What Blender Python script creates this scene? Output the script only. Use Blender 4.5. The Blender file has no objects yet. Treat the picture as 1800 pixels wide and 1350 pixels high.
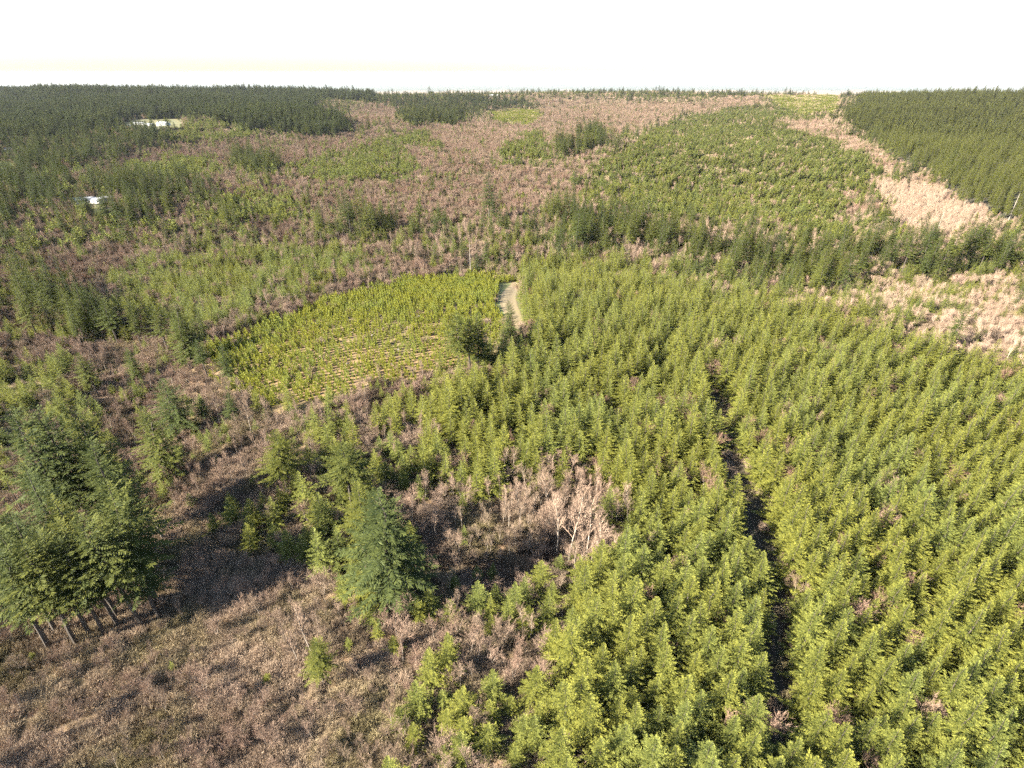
import bpy, math, random
import numpy as np
from mathutils import Vector, Euler

# ------------------------------------------------------------------ camera, sky, sun, exposure
scn = bpy.context.scene
CAM_H, FPX, HORIZON = 120.0, 971.4, 128.0          # metres up, focal length in photo pixels, horizon row
TILT = math.atan((675 - HORIZON) / FPX)
cam_data = bpy.data.cameras.new("camera"); cam = bpy.data.objects.new("camera", cam_data)
scn.collection.objects.link(cam); scn.camera = cam
cam_data.sensor_width = 36.0; cam_data.lens = 36.0 * FPX / 1800.0
cam_data.clip_start = 1.0; cam_data.clip_end = 60000.0
cam.location = (0, 0, CAM_H); cam.rotation_euler = (math.pi / 2 - TILT, 0, 0)

SUN_EL = math.radians(27); SUN_AZ = math.atan2(-1.0, -0.50)      # azimuth from +Y towards +X
to_sun = Vector((math.sin(SUN_AZ) * math.cos(SUN_EL), math.cos(SUN_AZ) * math.cos(SUN_EL), math.sin(SUN_EL)))
world = bpy.data.worlds.new("World"); scn.world = world; world.use_nodes = True
wn = world.node_tree.nodes; wl = world.node_tree.links; wn.clear()
sky = wn.new("ShaderNodeTexSky"); sky.sky_type = 'NISHITA'; sky.sun_disc = False
sky.sun_elevation = SUN_EL; sky.sun_rotation = SUN_AZ % (2 * math.pi)
sky.air_density = 1.0; sky.dust_density = 1.0; sky.ozone_density = 1.0; sky.altitude = 200
bg = wn.new("ShaderNodeBackground"); bg.inputs[1].default_value = 0.05
wo = wn.new("ShaderNodeOutputWorld"); wl.new(sky.outputs[0], bg.inputs[0]); wl.new(bg.outputs[0], wo.inputs[0])
sd = bpy.data.lights.new("sun", 'SUN'); sd.energy = 5.0; sd.angle = math.radians(0.5); sd.color = (1.0, 0.91, 0.76)
sun = bpy.data.objects.new("sun", sd); scn.collection.objects.link(sun)
sun.rotation_euler = (-to_sun).to_track_quat('-Z', 'Y').to_euler(); sun.location = (-300, -60, 400)
scn.view_settings.view_transform = 'Standard'; scn.view_settings.look = 'None'
scn.view_settings.exposure = 2.8; scn.view_settings.gamma = 1.0; scn.view_settings.use_curve_mapping = False
scn.cycles.max_bounces = 6; scn.cycles.diffuse_bounces = 1; scn.cycles.glossy_bounces = 1
scn.cycles.transmission_bounces = 3; scn.cycles.volume_bounces = 0; scn.cycles.transparent_max_bounces = 4
scn.cycles.use_adaptive_sampling = True; scn.cycles.adaptive_threshold = 0.02
scn.cycles.use_denoising = False
scn.cycles.sample_clamp_direct = 0.35; scn.cycles.sample_clamp_indirect = 1.0

rng = np.random.default_rng(7)
random.seed(7)
COL = scn.collection

# ------------------------------------------------------------------ projection and terrain
CT, ST = math.cos(TILT), math.sin(TILT)
def project(x, y, z):
    """world point -> photo pixel (1800 x 1350 frame), and depth"""
    dz = z - CAM_H
    Z = y * CT - dz * ST
    Y = y * ST + dz * CT
    Zs = np.maximum(Z, 1e-3)
    return 900 + FPX * x / Zs, 675 - FPX * Y / Zs, Z

def smooth(a, b, t):
    t = np.clip((t - a) / (b - a), 0, 1); return t * t * (3 - 2 * t)

def gauss(x, y, cx, cy, rx, ry, rot=0.0):
    c, s = math.cos(rot), math.sin(rot)
    dx, dy = x - cx, y - cy
    a, b = (dx * c + dy * s) / rx, (-dx * s + dy * c) / ry
    return np.exp(-(a * a + b * b))

def terrain(x, y):
    x = np.asarray(x, float); y = np.asarray(y, float)
    d = np.hypot(x, y)
    z = 1.3 * np.sin(x / 31 + 1.1) * np.sin(y / 37 + .4) + 1.8 * np.sin(x / 67 + y / 90) * smooth(60, 200, d)
    z = z + 9 * np.sin(x / 210 + .7) * np.sin(y / 170 + 2.0) * smooth(380, 800, d)
    z = z + 14 * np.sin(x / 520 + y / 640 + 1.0) * smooth(900, 1800, d)
    z = z + 9 * gauss(x, y, 95, 225, 190, 95, -0.10)            # the plantation hill
    z = z - 9 * gauss(x, y, 190, 355, 330, 45, -0.12)           # hollow behind it
    z = z - 8 * gauss(x, y, -150, 195, 130, 28, 2.2)            # ravine on the left
    z = z - 7 * gauss(x, y, -2, 112, 26, 17)                    # bowl with the alders
    z = z + 5 * gauss(x, y, -75, 265, 90, 55)
    z = z + 42 * gauss(x, y, 1500, 1500, 850, 900)              # hillside of the old stand
    z = z + 25 * gauss(x, y, -900, 3000, 1500, 700)
    z = z - 330 * smooth(3300, 6800, y) - d * d / 12742000.0         # the land falls to a broad valley; the earth curves
    return z

def unproject(u, v):
    """photo pixel -> point on the terrain"""
    dx = (u - 900) / FPX; dy = -(v - 675) / FPX
    wx, wy, wz = dx, CT + dy * ST, -ST + dy * CT
    z = 0.0
    for _ in range(60):
        k = (z - CAM_H) / wz
        z += 0.5 * (float(terrain(wx * k, wy * k)) - z)
    k = (z - CAM_H) / wz
    return wx * k, wy * k, z

def height_for(u, v, vtop):
    """metres of a vertical thing whose foot is at (u, v) and whose tip is on row vtop"""
    x, y, z = unproject(u, v)
    lo, hi = 0.0, 80.0
    for _ in range(40):
        m = (lo + hi) / 2
        if project(x, y, z + m)[1] > vtop: lo = m
        else: hi = m
    return x, y, z, lo

def foot(ua, va, vb):
    """column of the foot (row vb) of an upright thing whose tip is at (ua, va)"""
    vpy = 675 + FPX / math.tan(TILT)
    return 900 + (ua - 900) * (vpy - vb) / (vpy - va)

def wave(x, y, s, seed):
    r = np.random.default_rng(seed); o = 0
    for i in range(6):
        a = r.uniform(0, 2 * math.pi); k = 2 * math.pi / (s * (1.5 ** (1 - i * .5))); p = r.uniform(0, 6.28)
        o = o + np.sin(k * (x * math.cos(a) + y * math.sin(a)) + p + 1.3 * np.sin(k * .6 * (y * math.cos(a) - x * math.sin(a)) + 2 * p)) / 6 ** .5
    return o                                                    # roughly -1.5 .. 1.5

# ------------------------------------------------------------------ vegetation zones, each a patch of the land outlined where it lies
Z_MX, Z_PL, Z_PM, Z_PD, Z_PX, Z_SF, Z_MF, Z_MR, Z_DK, Z_DS, Z_BR, Z_MD, Z_YF, Z_OP, Z_AL, Z_TR, Z_RV, Z_LAWN = range(18)
ZONES = [
 (Z_DK, [(-900,100),(2700,100),(2700,166),(-900,166)]),
 (Z_MX, [(640,160),(2300,160),(2300,215),(640,215)]),
 (Z_DS, [(940,176),(1200,182),(1330,172),(1340,182),(1180,212),(1120,235),(1010,262),(960,230)]),
 (Z_DS, [(610,205),(660,178),(720,176),(720,205),(640,230)]),
 (Z_DS, [(640,215),(850,215),(960,205),(1010,250),(1060,262),(1010,330),(870,330),(760,290),(700,240)]),
 (Z_DS, [(-900,480),(-900,560),(0,640),(60,640),(110,625),(130,600),(60,560),(0,560)]),
 (Z_DK, [(-900,120),(670,120),(655,180),(600,178),(555,180),(545,205),(620,222),(590,247),(500,240),(420,232),(372,210),(300,212),(215,212),(150,238),(0,252),(-900,252)]),
 (Z_MD, [(-900,250),(0,252),(150,236),(205,226),(300,228),(285,262),(170,295),(95,305),(130,340),(90,380),(0,400),(-900,400)]),
 (Z_DS, [(150,305),(260,266),(400,252),(600,240),(700,240),(650,290),(600,300),(500,312),(440,322),(380,300),(300,285),(240,298),(200,320)]),
 (Z_OP, [(208,218),(240,210),(318,209),(330,218),(318,229),(250,233),(215,228)]),
 (Z_PD, [(290,240),(330,222),(370,214),(450,235),(440,248),(300,258)]),
 (Z_PD, [(230,305),(240,290),(290,276),(370,282),(385,304),(330,326),(260,335)]),
 (Z_MD, [(150,330),(300,320),(340,340),(330,390),(230,420),(150,400)]),
 (Z_MF, [(412,283),(440,276),(495,290),(500,302),(440,312),(408,300)]),
 (Z_PD, [(520,305),(560,285),(640,258),(740,232),(775,262),(790,300),(730,318),(640,330),(560,326)]),
 (Z_PD, [(300,410),(360,355),(420,335),(520,350),(545,385),(480,404),(400,404)]),
 (Z_DS, [(500,326),(700,326),(830,300),(1020,320),(1040,350),(960,395),(840,400),(700,405),(560,376)]),
 (Z_DS, [(380,400),(560,390),(660,400),(640,430),(420,420)]),
 (Z_PD, [(868,285),(905,250),(945,235),(975,262),(960,290),(900,302)]),
 (Z_YF, [(852,196),(945,192),(950,212),(930,222),(870,220)]),
 (Z_PD, [(1020,330),(1060,282),(1180,218),(1330,184),(1400,190),(1450,228),(1540,290),(1560,330),(1500,380),(1520,440),(1440,450),(1300,410),(1080,380)]),
 (Z_YF, [(1330,168),(1478,168),(1470,205),(1400,205),(1360,185)]),
 (Z_DS, [(1370,215),(1450,215),(1510,250),(1600,305),(1720,375),(1690,385),(1590,320),(1480,262),(1400,240)]),
 (Z_AL, [(1550,345),(1600,330),(1690,375),(1740,400),(1660,440),(1580,400)]),
 (Z_DS, [(1470,350),(1540,340),(1550,370),(1500,375)]),
 (Z_DS, [(1300,395),(1390,400),(1380,412),(1310,410)]),
 (Z_MR, [(1478,205),(1520,168),(1700,150),(3200,130),(3200,520),(2000,470),(1800,420),(1700,365),(1600,300),(1520,245)]),
 (Z_PM, [(200,545),(235,470),(330,440),(400,428),(640,440),(660,468),(560,505),(450,545),(420,590),(320,600),(230,560)]),
 (Z_DS, [(60,470),(130,450),(240,440),(230,480),(190,520),(110,520)]),
 (Z_DS, [(640,488),(650,455),(720,444),(800,460),(750,482),(690,500),(560,540),(470,570),(390,590),(380,575),(480,545)]),
 (Z_MX, [(790,440),(900,420),(1160,400),(1200,470),(940,470),(850,478)]),
 (Z_MF, [(960,395),(1010,385),(1150,410),(1140,445),(990,450)]),
 (Z_MF, [(1140,420),(1250,440),(1470,452),(1800,450),(2300,440),(2300,500),(1800,492),(1490,498),(1450,525),(1320,520),(1230,500),(1150,480)]),
 (Z_PX, [(1440,520),(1500,500),(1800,490),(2300,520),(2300,900),(1900,690),(1700,645),(1560,590),(1460,550)]),
 (Z_DS, [(1560,560),(1700,560),(1740,510),(2300,500),(2300,800),(1900,690),(1700,640)]),
 (Z_SF, [(350,622),(450,575),(600,520),(700,497),(760,486),(880,484),(908,500),(885,530),(900,585),(870,615),(850,640),(775,655),(650,690),(565,722),(480,728),(435,705),(380,665)]),
 (Z_DS, [(560,735),(650,692),(770,658),(790,668),(700,730),(620,760)]),
 (Z_PM, [(-900,650),(0,655),(100,650),(155,700),(140,770),(40,800),(-900,860)]),
 (Z_RV, [(120,650),(170,610),(260,620),(350,640),(420,700),(470,740),(540,740),(600,770),(560,840),(500,870),(450,900),(330,900),(240,880),(190,780),(150,720)]),
 (Z_PX, [(540,745),(700,728),(790,690),(850,700),(900,800),(870,870),(740,905),(660,900),(560,880),(500,870)]),
 (Z_MF, [(575,410),(640,395),(700,412),(690,428),(600,430)]),
 (Z_MF, [(700,205),(745,185),(830,195),(800,222),(720,222)]),
 (Z_MF, [(1008,250),(1050,232),(1060,260),(1020,272)]),
 (Z_MF, [(975,262),(998,255),(1002,285),(980,290)]),
 (Z_MF, [(390,395),(430,385),(440,410),(400,415)]),
 (Z_MF, [(20,560),(60,520),(180,540),(205,600),(150,612),(90,590)]),
 (Z_MD, [(640,180),(900,175),(940,190),(820,200),(700,196)]),
 (Z_DS, [(330,318),(450,330),(540,318),(500,345),(380,352)]),
 (Z_MX, [(300,372),(380,352),(330,420),(250,440)]),
 (Z_DS, [(700,265),(760,262),(830,330),(760,335)]),
 (Z_PL, [(918,475),(1000,470),(1050,476),(1200,516),(1400,552),(1560,600),(1700,655),(1900,730),(3200,1200),(3200,1600),(950,1600),(960,1340),(980,1180),(1010,1060),(1090,990),(1085,900),(1010,835),(900,850),(830,870),(760,840),(760,740),(790,690),(850,655),(905,620),(930,600)]),
 (Z_PX, [(600,1060),(800,1050),(1010,1050),(980,1180),(1000,1340),(960,1600),(600,1600),(700,1180)]),
 (Z_BR, [(-900,880),(180,900),(320,880),(500,880),(520,980),(640,1090),(700,1180),(640,1600),(-900,1600)]),
 (Z_RV, [(740,915),(830,880),(880,900),(960,990),(1000,1050),(850,1065),(750,1060),(720,980)]),
 (Z_AL, [(850,890),(900,850),(1005,835),(1080,900),(1095,975),(1040,1000),(960,985)]),
 (Z_PX, [(370,905),(480,890),(500,985),(400,990)]),
 (Z_PL, [(510,890),(580,900),(640,1000),(700,1060),(660,1080),(600,1010),(520,930)]),
 (Z_TR, [(1218,680),(1256,680),(1281,740),(1316,840),(1352,930),(1382,1040),(1392,1130),(1398,1350),(1330,1350),(1336,1130),(1324,1040),(1293,930),(1264,850),(1238,740)]),
 (Z_LAWN, [(878,497),(912,497),(916,530),(926,560),(920,592),(903,592),(884,562),(870,535)]),
 (Z_LAWN, [(-60,285),(20,284),(34,296),(22,308),(-60,312)]),
 (Z_OP, [(120,352),(190,350),(198,362),(190,380),(140,372)]),
]
def inside(u, v, poly):
    p = np.array(poly, float); n = len(p); r = np.zeros(u.shape, bool); j = n - 1
    for i in range(n):
        xi, yi = p[i]; xj, yj = p[j]
        c = ((yi > v) != (yj > v))
        r ^= c & (u < (xj - xi) * (v - yi) / ((yj - yi) if yj != yi else 1e-9) + xi)
        j = i
    return r
def zone_of(x, y, z):
    u, v, Z = project(x, y, z)
    d = np.hypot(x, y)
    w = np.clip((v - 130) / 38, .2, 8.5) * 1.2                   # ragged edges
    wu = u + w * 2.0 * wave(x, y, 1, 5) * 0 + w * 2.6 * wave(x / np.maximum(d, 50) * 300, np.log(np.maximum(d, 50)) * 300, 26, 11)
    wv = v + w * 1.2 * wave(x / np.maximum(d, 50) * 300, np.log(np.maximum(d, 50)) * 300, 22, 12)
    lx, ly = x / np.maximum(d, 50) * 300, np.log(np.maximum(d, 50)) * 300
    wu = wu + w * 1.2 * wave(lx, ly, 9, 13); wv = wv + w * .7 * wave(lx, ly, 9, 14)
    o = np.full(u.shape, Z_MX)
    for t, poly in ZONES:
        if t in (Z_TR, Z_OP, Z_LAWN): m = inside(u, v, poly)
        elif t == Z_SF: m = inside(u * .55 + wu * .45, v * .55 + wv * .45, poly)
        else: m = inside(wu, wv, poly)
        o[m] = t
    o[(o == Z_MX) & (v > 640)] = Z_PX
    return o

# ------------------------------------------------------------------ materials
def new_mat(name):
    m = bpy.data.materials.new(name); m.use_nodes = True; m.node_tree.nodes.clear()
    return m, m.node_tree.nodes, m.node_tree.links
def foliage(name, dark, light, warm, transl=0.10):
    """needles: colour differs by tree (tint), by twig (island) and from inner wood to young tips"""
    m, N, L = new_mat(name)
    out = N.new("ShaderNodeOutputMaterial")
    at = N.new("ShaderNodeAttribute"); at.attribute_type = 'INSTANCER'; at.attribute_name = "tint"
    oi = N.new("ShaderNodeObjectInfo")
    geo = N.new("ShaderNodeNewGeometry")
    tip = N.new("ShaderNodeAttribute"); tip.attribute_name = "tip"
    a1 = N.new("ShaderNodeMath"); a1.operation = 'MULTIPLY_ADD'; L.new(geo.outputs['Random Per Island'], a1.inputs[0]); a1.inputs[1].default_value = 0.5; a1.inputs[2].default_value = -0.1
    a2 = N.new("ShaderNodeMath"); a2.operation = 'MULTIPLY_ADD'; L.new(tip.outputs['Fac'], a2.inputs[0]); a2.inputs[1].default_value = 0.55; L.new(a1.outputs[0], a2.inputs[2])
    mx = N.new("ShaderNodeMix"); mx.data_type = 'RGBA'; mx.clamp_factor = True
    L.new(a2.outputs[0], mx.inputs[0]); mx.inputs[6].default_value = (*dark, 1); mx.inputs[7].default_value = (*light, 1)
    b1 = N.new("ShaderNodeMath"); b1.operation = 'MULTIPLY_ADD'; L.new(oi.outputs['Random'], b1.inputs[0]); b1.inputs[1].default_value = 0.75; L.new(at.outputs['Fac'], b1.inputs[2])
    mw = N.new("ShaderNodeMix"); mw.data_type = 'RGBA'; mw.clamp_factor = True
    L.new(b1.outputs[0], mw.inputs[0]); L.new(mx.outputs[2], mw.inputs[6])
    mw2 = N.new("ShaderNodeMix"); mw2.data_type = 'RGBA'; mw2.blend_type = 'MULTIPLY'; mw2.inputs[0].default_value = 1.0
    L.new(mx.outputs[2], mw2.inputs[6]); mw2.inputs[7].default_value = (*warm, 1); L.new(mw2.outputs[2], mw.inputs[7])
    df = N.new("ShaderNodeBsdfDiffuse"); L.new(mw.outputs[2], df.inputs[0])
    tr = N.new("ShaderNodeBsdfTranslucent"); L.new(mw.outputs[2], tr.inputs[0])
    ms = N.new("ShaderNodeMixShader"); ms.inputs[0].default_value = transl
    L.new(df.outputs[0], ms.inputs[1]); L.new(tr.outputs[0], ms.inputs[2])
    gl = N.new("ShaderNodeBsdfGlossy"); gl.inputs['Roughness'].default_value = 0.7; gl.inputs[0].default_value = (.9, .95, .9, 1)
    ms2 = N.new("ShaderNodeMixShader"); ms2.inputs[0].default_value = 0.012
    L.new(ms.outputs[0], ms2.inputs[1]); L.new(gl.outputs[0], ms2.inputs[2]); L.new(ms2.outputs[0], out.inputs[0])
    return m
def twig_mat(name, a, b, c, moss=(.8, .85, .8)):
    m, N, L = new_mat(name)
    out = N.new("ShaderNodeOutputMaterial"); oi = N.new("ShaderNodeObjectInfo"); geo = N.new("ShaderNodeNewGeometry")
    at = N.new("ShaderNodeAttribute"); at.attribute_type = 'INSTANCER'; at.attribute_name = "tint"
    mx = N.new("ShaderNodeMix"); mx.data_type = 'RGBA'; L.new(geo.outputs['Random Per Island'], mx.inputs[0])
    mx.inputs[6].default_value = (*a, 1); mx.inputs[7].default_value = (*b, 1)
    b1 = N.new("ShaderNodeMath"); b1.operation = 'MULTIPLY_ADD'; L.new(oi.outputs['Random'], b1.inputs[0]); b1.inputs[1].default_value = 0.5; L.new(at.outputs['Fac'], b1.inputs[2]); b1.use_clamp = True
    mw = N.new("ShaderNodeMix"); mw.data_type = 'RGBA'; L.new(b1.outputs[0], mw.inputs[0]); L.new(mx.outputs[2], mw.inputs[6]); mw.inputs[7].default_value = (*c, 1)
    no = N.new("ShaderNodeTexNoise"); no.inputs['Scale'].default_value = .055; no.inputs['Detail'].default_value = 5; L.new(oi.outputs['Location'], no.inputs[0])
    rr = N.new("ShaderNodeValToRGB"); rr.color_ramp.elements[0].position = .44; rr.color_ramp.elements[1].position = .62
    rr.color_ramp.elements[0].color = (1, 1, 1, 1); rr.color_ramp.elements[1].color = (*moss, 1); L.new(no.outputs[0], rr.inputs[0])
    mm = N.new("ShaderNodeMix"); mm.data_type = 'RGBA'; mm.blend_type = 'MULTIPLY'; mm.inputs[0].default_value = 1; L.new(mw.outputs[2], mm.inputs[6]); L.new(rr.outputs[0], mm.inputs[7])
    df = N.new("ShaderNodeBsdfDiffuse"); L.new(mm.outputs[2], df.inputs[0]); df.inputs[1].default_value = .4
    L.new(df.outputs[0], out.inputs[0])
    return m
def bark_mat(name, a, b, sc=3.0):
    m, N, L = new_mat(name)
    out = N.new("ShaderNodeOutputMaterial"); tc = N.new("ShaderNodeTexCoord"); no = N.new("ShaderNodeTexNoise")
    no.inputs['Scale'].default_value = sc; no.inputs['Detail'].default_value = 4; L.new(tc.outputs['Object'], no.inputs[0])
    r = N.new("ShaderNodeValToRGB"); r.color_ramp.elements[0].color = (*a, 1); r.color_ramp.elements[1].color = (*b, 1)
    r.color_ramp.elements[0].position = .35; r.color_ramp.elements[1].position = .65
    L.new(no.outputs[0], r.inputs[0])
    p = N.new("ShaderNodeBsdfPrincipled"); p.inputs['Roughness'].default_value = .85; L.new(r.outputs[0], p.inputs[0])
    bp = N.new("ShaderNodeBump"); bp.inputs['Strength'].default_value = .5; L.new(no.outputs[0], bp.inputs['Height']); L.new(bp.outputs[0], p.inputs['Normal'])
    L.new(p.outputs[0], out.inputs[0]); return m

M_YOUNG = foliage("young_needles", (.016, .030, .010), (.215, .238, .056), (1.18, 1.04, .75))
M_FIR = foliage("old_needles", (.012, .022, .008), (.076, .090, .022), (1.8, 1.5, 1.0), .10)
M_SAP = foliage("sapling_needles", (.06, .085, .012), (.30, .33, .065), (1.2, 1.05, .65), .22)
M_TWIG = twig_mat("bare_twigs", (.20, .14, .105), (.34, .25, .19), (.17, .105, .08))
M_BRUSH = twig_mat("brush_twigs", (.26, .19, .135), (.50, .385, .285), (.135, .096, .073), (.74, .82, .6))
M_BARK = bark_mat("fir_bark", (.022, .017, .013), (.06, .048, .038))
M_PALE = bark_mat("alder_bark", (.17, .14, .115), (.42, .37, .31), 2.0)
M_DEAD = bark_mat("dead_wood", (.14, .12, .10), (.26, .23, .195))

# ------------------------------------------------------------------ mesh helpers
class Buf:
    def __init__(s): s.v = []; s.f = []; s.m = []; s.t = []; s.n = 0
    def add(s, verts, faces, mat=0, tip=0.0):
        s.v.append(verts); s.f.extend([tuple(i + s.n for i in f) for f in faces]); s.m.extend([mat] * len(faces))
        s.t.extend([tip] * len(verts) if np.isscalar(tip) else list(tip)); s.n += len(verts)
    def mesh(s, name, mats):
        me = bpy.data.meshes.new(name); me.from_pydata(np.concatenate(s.v).tolist(), [], s.f)
        for m in mats: me.materials.append(m)
        me.polygons.foreach_set("material_index", s.m)
        a = me.attributes.new("tip", 'FLOAT', 'POINT'); a.data.foreach_set("value", s.t)
        me.update(); return me
def tube(b, pts, radii, n=5, mat=0, tip=0.0):
    pts = [np.array(p, float) for p in pts]; V = []; F = []
    for i, p in enumerate(pts):
        d = pts[min(i + 1, len(pts) - 1)] - pts[max(i - 1, 0)]; d /= (np.linalg.norm(d) + 1e-9)
        a = np.cross(d, (0, 0, 1) if abs(d[2]) < .9 else (1, 0, 0)); a /= np.linalg.norm(a); c = np.cross(d, a)
        for k in range(n):
            q = 2 * math.pi * k / n; V.append(p + radii[i] * (math.cos(q) * a + math.sin(q) * c))
    for i in range(len(pts) - 1):
        for k in range(n):
            F.append((i * n + k, i * n + (k + 1) % n, (i + 1) * n + (k + 1) % n, (i + 1) * n + k))
    F.append(tuple(range((len(pts) - 1) * n, len(pts) * n)))
    b.add(np.array(V), F, mat, tip)
def blade(b, p, d, l, w, nrm, mat=0, t0=0., t1=1., fold=0.0):
    """one needle spray: a thin lens, widest past its middle"""
    s = np.cross(d, nrm); s /= (np.linalg.norm(s) + 1e-9)
    V = np.array([p, p + d * l * .55 + s * w * .5 - nrm * fold, p + d * l, p + d * l * .55 - s * w * .5 - nrm * fold])
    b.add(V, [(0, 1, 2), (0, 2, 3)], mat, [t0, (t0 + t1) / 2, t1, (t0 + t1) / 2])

def conifer_trunk(b, H, r, mat, seed, bend=.01):
    R = random.Random(seed); pts = []; rad = []
    for i in range(7):
        t = i / 6; pts.append((R.gauss(0, bend) * H * t, R.gauss(0, bend) * H * t, H * t * .985)); rad.append(r * (1 - t) ** .8 + .012 * r + .01)
    tube(b, pts, rad, 6, mat)
def conifer_crown(b, H, R0, seed, mat, bare=0.06, whorls=26, per=6, twigs=7, tw=.16, tl=.8, up=(-.05, .75), ragged=.15, shape=.85, gap=0.0, tight=.7):
    R = random.Random(seed)
    side = R.uniform(0, 6.28)
    for i in range(whorls):
        t = (i + R.random() * .25) / whorls
        z = H * (bare + (1 - bare) * t ** .92)
        env = R0 * ((1 - t) ** shape) * (1 if t > .12 else .72 + 2.3 * t)
        k = max(3, round(per * (1 - .35 * t)))
        ph = R.uniform(0, 6.28)
        for j in range(k):
            if R.random() < gap: continue
            az = ph + 2 * math.pi * j / k + R.gauss(0, .22)
            Lb = env * (1 + R.gauss(0, ragged)) * (1 + .12 * math.cos(az - side)) + .05 * R0
            Lb = max(Lb, .035 * R0)
            el = up[0] + (up[1] - up[0]) * t ** 1.5 + R.gauss(0, .1); zj = R.uniform(-.5, .5) * tight * H / whorls
            d = np.array((math.cos(az) * math.cos(el), math.sin(az) * math.cos(el), math.sin(el)))
            h = np.array((-math.sin(az), math.cos(az), 0.0)); nrm = np.cross(h, d) * -1
            nrm = np.cross(d, h); p0 = np.array((0, 0, z + zj))
            nt = max(3, round(twigs * (Lb / R0) ** .6 + 1))
            for q in range(nt):
                s = .14 + .86 * (q + R.random() * .6) / nt
                sag = -.10 * Lb * s * (1 - s) * 2 + .05 * Lb * s * s
                p = p0 + d * Lb * s + np.array((0, 0, sag))
                ll = tl * (.45 + .75 * (1 - s)) * (.3 + .7 * Lb / R0) * R.uniform(.8, 1.25)
                for sg in (-1, 1):
                    a = R.uniform(.6, 1.05)
                    dd = d * math.cos(a) + h * sg * math.sin(a) + np.array((0, 0, R.gauss(-.06, .16)))
                    dd /= np.linalg.norm(dd)
                    nn = nrm + h * R.gauss(0, .3) + d * R.gauss(0, .35); nn /= np.linalg.norm(nn)
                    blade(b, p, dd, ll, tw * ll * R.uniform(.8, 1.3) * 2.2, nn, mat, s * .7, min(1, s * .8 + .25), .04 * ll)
            p = p0 + d * Lb * .8
            dd = d + np.array((0, 0, .15)); dd /= np.linalg.norm(dd)
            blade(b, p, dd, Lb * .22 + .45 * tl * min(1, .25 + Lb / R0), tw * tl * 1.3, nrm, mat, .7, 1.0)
    # leader
    for j in range(4):
        az = j * 1.6; nn = np.array((math.cos(az), math.sin(az), 0)); blade(b, np.array((0, 0, H * .95)), np.array((0, 0, 1.)), H * .085, .12 * tl, nn, mat, .6, 1.)

def bare_tree(bt, bc, H, seed, spread=.32, stems=1, fine=1.0, tmat=0, cmat=0, trunk_r=.012, tw=.045):
    R = random.Random(seed)
    def grow(p, d, l, r, lev, base_t):
        n = 3; pts = [p]; q = p.copy(); dd = d.copy(); rad = [r]
        for i in range(n):
            dd = dd + np.array((R.gauss(0, .10), R.gauss(0, .10), .05)); dd /= np.linalg.norm(dd)
            q = q + dd * l / n; pts.append(q.copy()); rad.append(r * (1 - .55 * (i + 1) / n))
        if lev == 0: tube(bt, pts, rad, 5, tmat)
        elif lev == 1: tube(bc, pts, rad, 3, cmat)
        else:
            s = np.cross(dd, (R.gauss(0, 1), R.gauss(0, 1), R.gauss(0, 1))); s /= (np.linalg.norm(s) + 1e-9)
            bc.add(np.array([p - s * tw * .5, p + s * tw * .5, pts[-1] + s * tw * .1, pts[-1] - s * tw * .1]), [(0, 1, 2, 3)], cmat, .5)
        if lev >= 3: return
        kids = (max(8, int(13 * fine)), max(5, int(6 * fine)), max(4, int(5 * fine)))[lev]
        for i in range(kids):
            t = (.38 if lev == 0 else .2) + (.62 if lev == 0 else .8) * (i + R.random()) / kids
            k = min(n - 1, int(t * n)); a = pts[k] + (pts[k + 1] - pts[k]) * (t * n - k)
            az = R.uniform(0, 6.28); up = d
            h = np.cross(up, (math.cos(az), math.sin(az), .1)); h /= (np.linalg.norm(h) + 1e-9)
            ang = R.uniform(.35, .85)
            nd = up * math.cos(ang) + h * math.sin(ang) * (1 + .0 * spread) + np.array((0, 0, .22)); nd /= np.linalg.norm(nd)
            ln = l * ((.62 * spread / .32 * (1.15 - t * .75)) if lev == 0 else .55 * (1.15 - .5 * t)) * R.uniform(.75, 1.2)
            grow(a, nd, ln, max(r * .42, .012), lev + 1, t)
    for s in range(stems):
        az = R.uniform(0, 6.28); tilt = 0.05 if stems == 1 else R.uniform(.12, .45)
        d = np.array((math.cos(az) * tilt, math.sin(az) * tilt, 1.)); d /= np.linalg.norm(d)
        grow(np.array((R.gauss(0, .1) * (stems > 1), R.gauss(0, .1) * (stems > 1), -.15)), d, H * .86 * R.uniform(.85, 1), H * trunk_r, 0, 0)

def brush(b, H, W, n, seed, mat=0, w=.06):
    R = random.Random(seed)
    for i in range(n):
        a = R.uniform(0, 6.28); r = W * math.sqrt(R.random()) * .5
        p = np.array((math.cos(a) * r * .6, math.sin(a) * r * .6, 0.))
        h = H * (1 - .5 * (r / (W * .5)) ** 2) * R.uniform(.5, 1.1)
        e = np.array((math.cos(a) * r + R.gauss(0, .14) * H, math.sin(a) * r + R.gauss(0, .14) * H, h))
        d = e - p; l = np.linalg.norm(d); d /= l
        s = np.cross(d, (R.gauss(0, 1), R.gauss(0, 1), 0)); s /= (np.linalg.norm(s) + 1e-9)
        b.add(np.array([p - s * w * .5, p + s * w * .5, e]), [(0, 1, 2)], mat, .5)
        for k in range(3):
            t = R.uniform(.35, .9); q = p + d * l * t
            dd = d + np.array((R.gauss(0, .55), R.gauss(0, .55), .1)); dd /= np.linalg.norm(dd)
            ss = np.cross(dd, (R.gauss(0, 1), R.gauss(0, 1), R.gauss(0, 1))); ss /= (np.linalg.norm(ss) + 1e-9)
            b.add(np.array([q - ss * w * .4, q + ss * w * .4, q + dd * l * R.uniform(.2, .4)]), [(0, 1, 2)], mat, .5)

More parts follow.
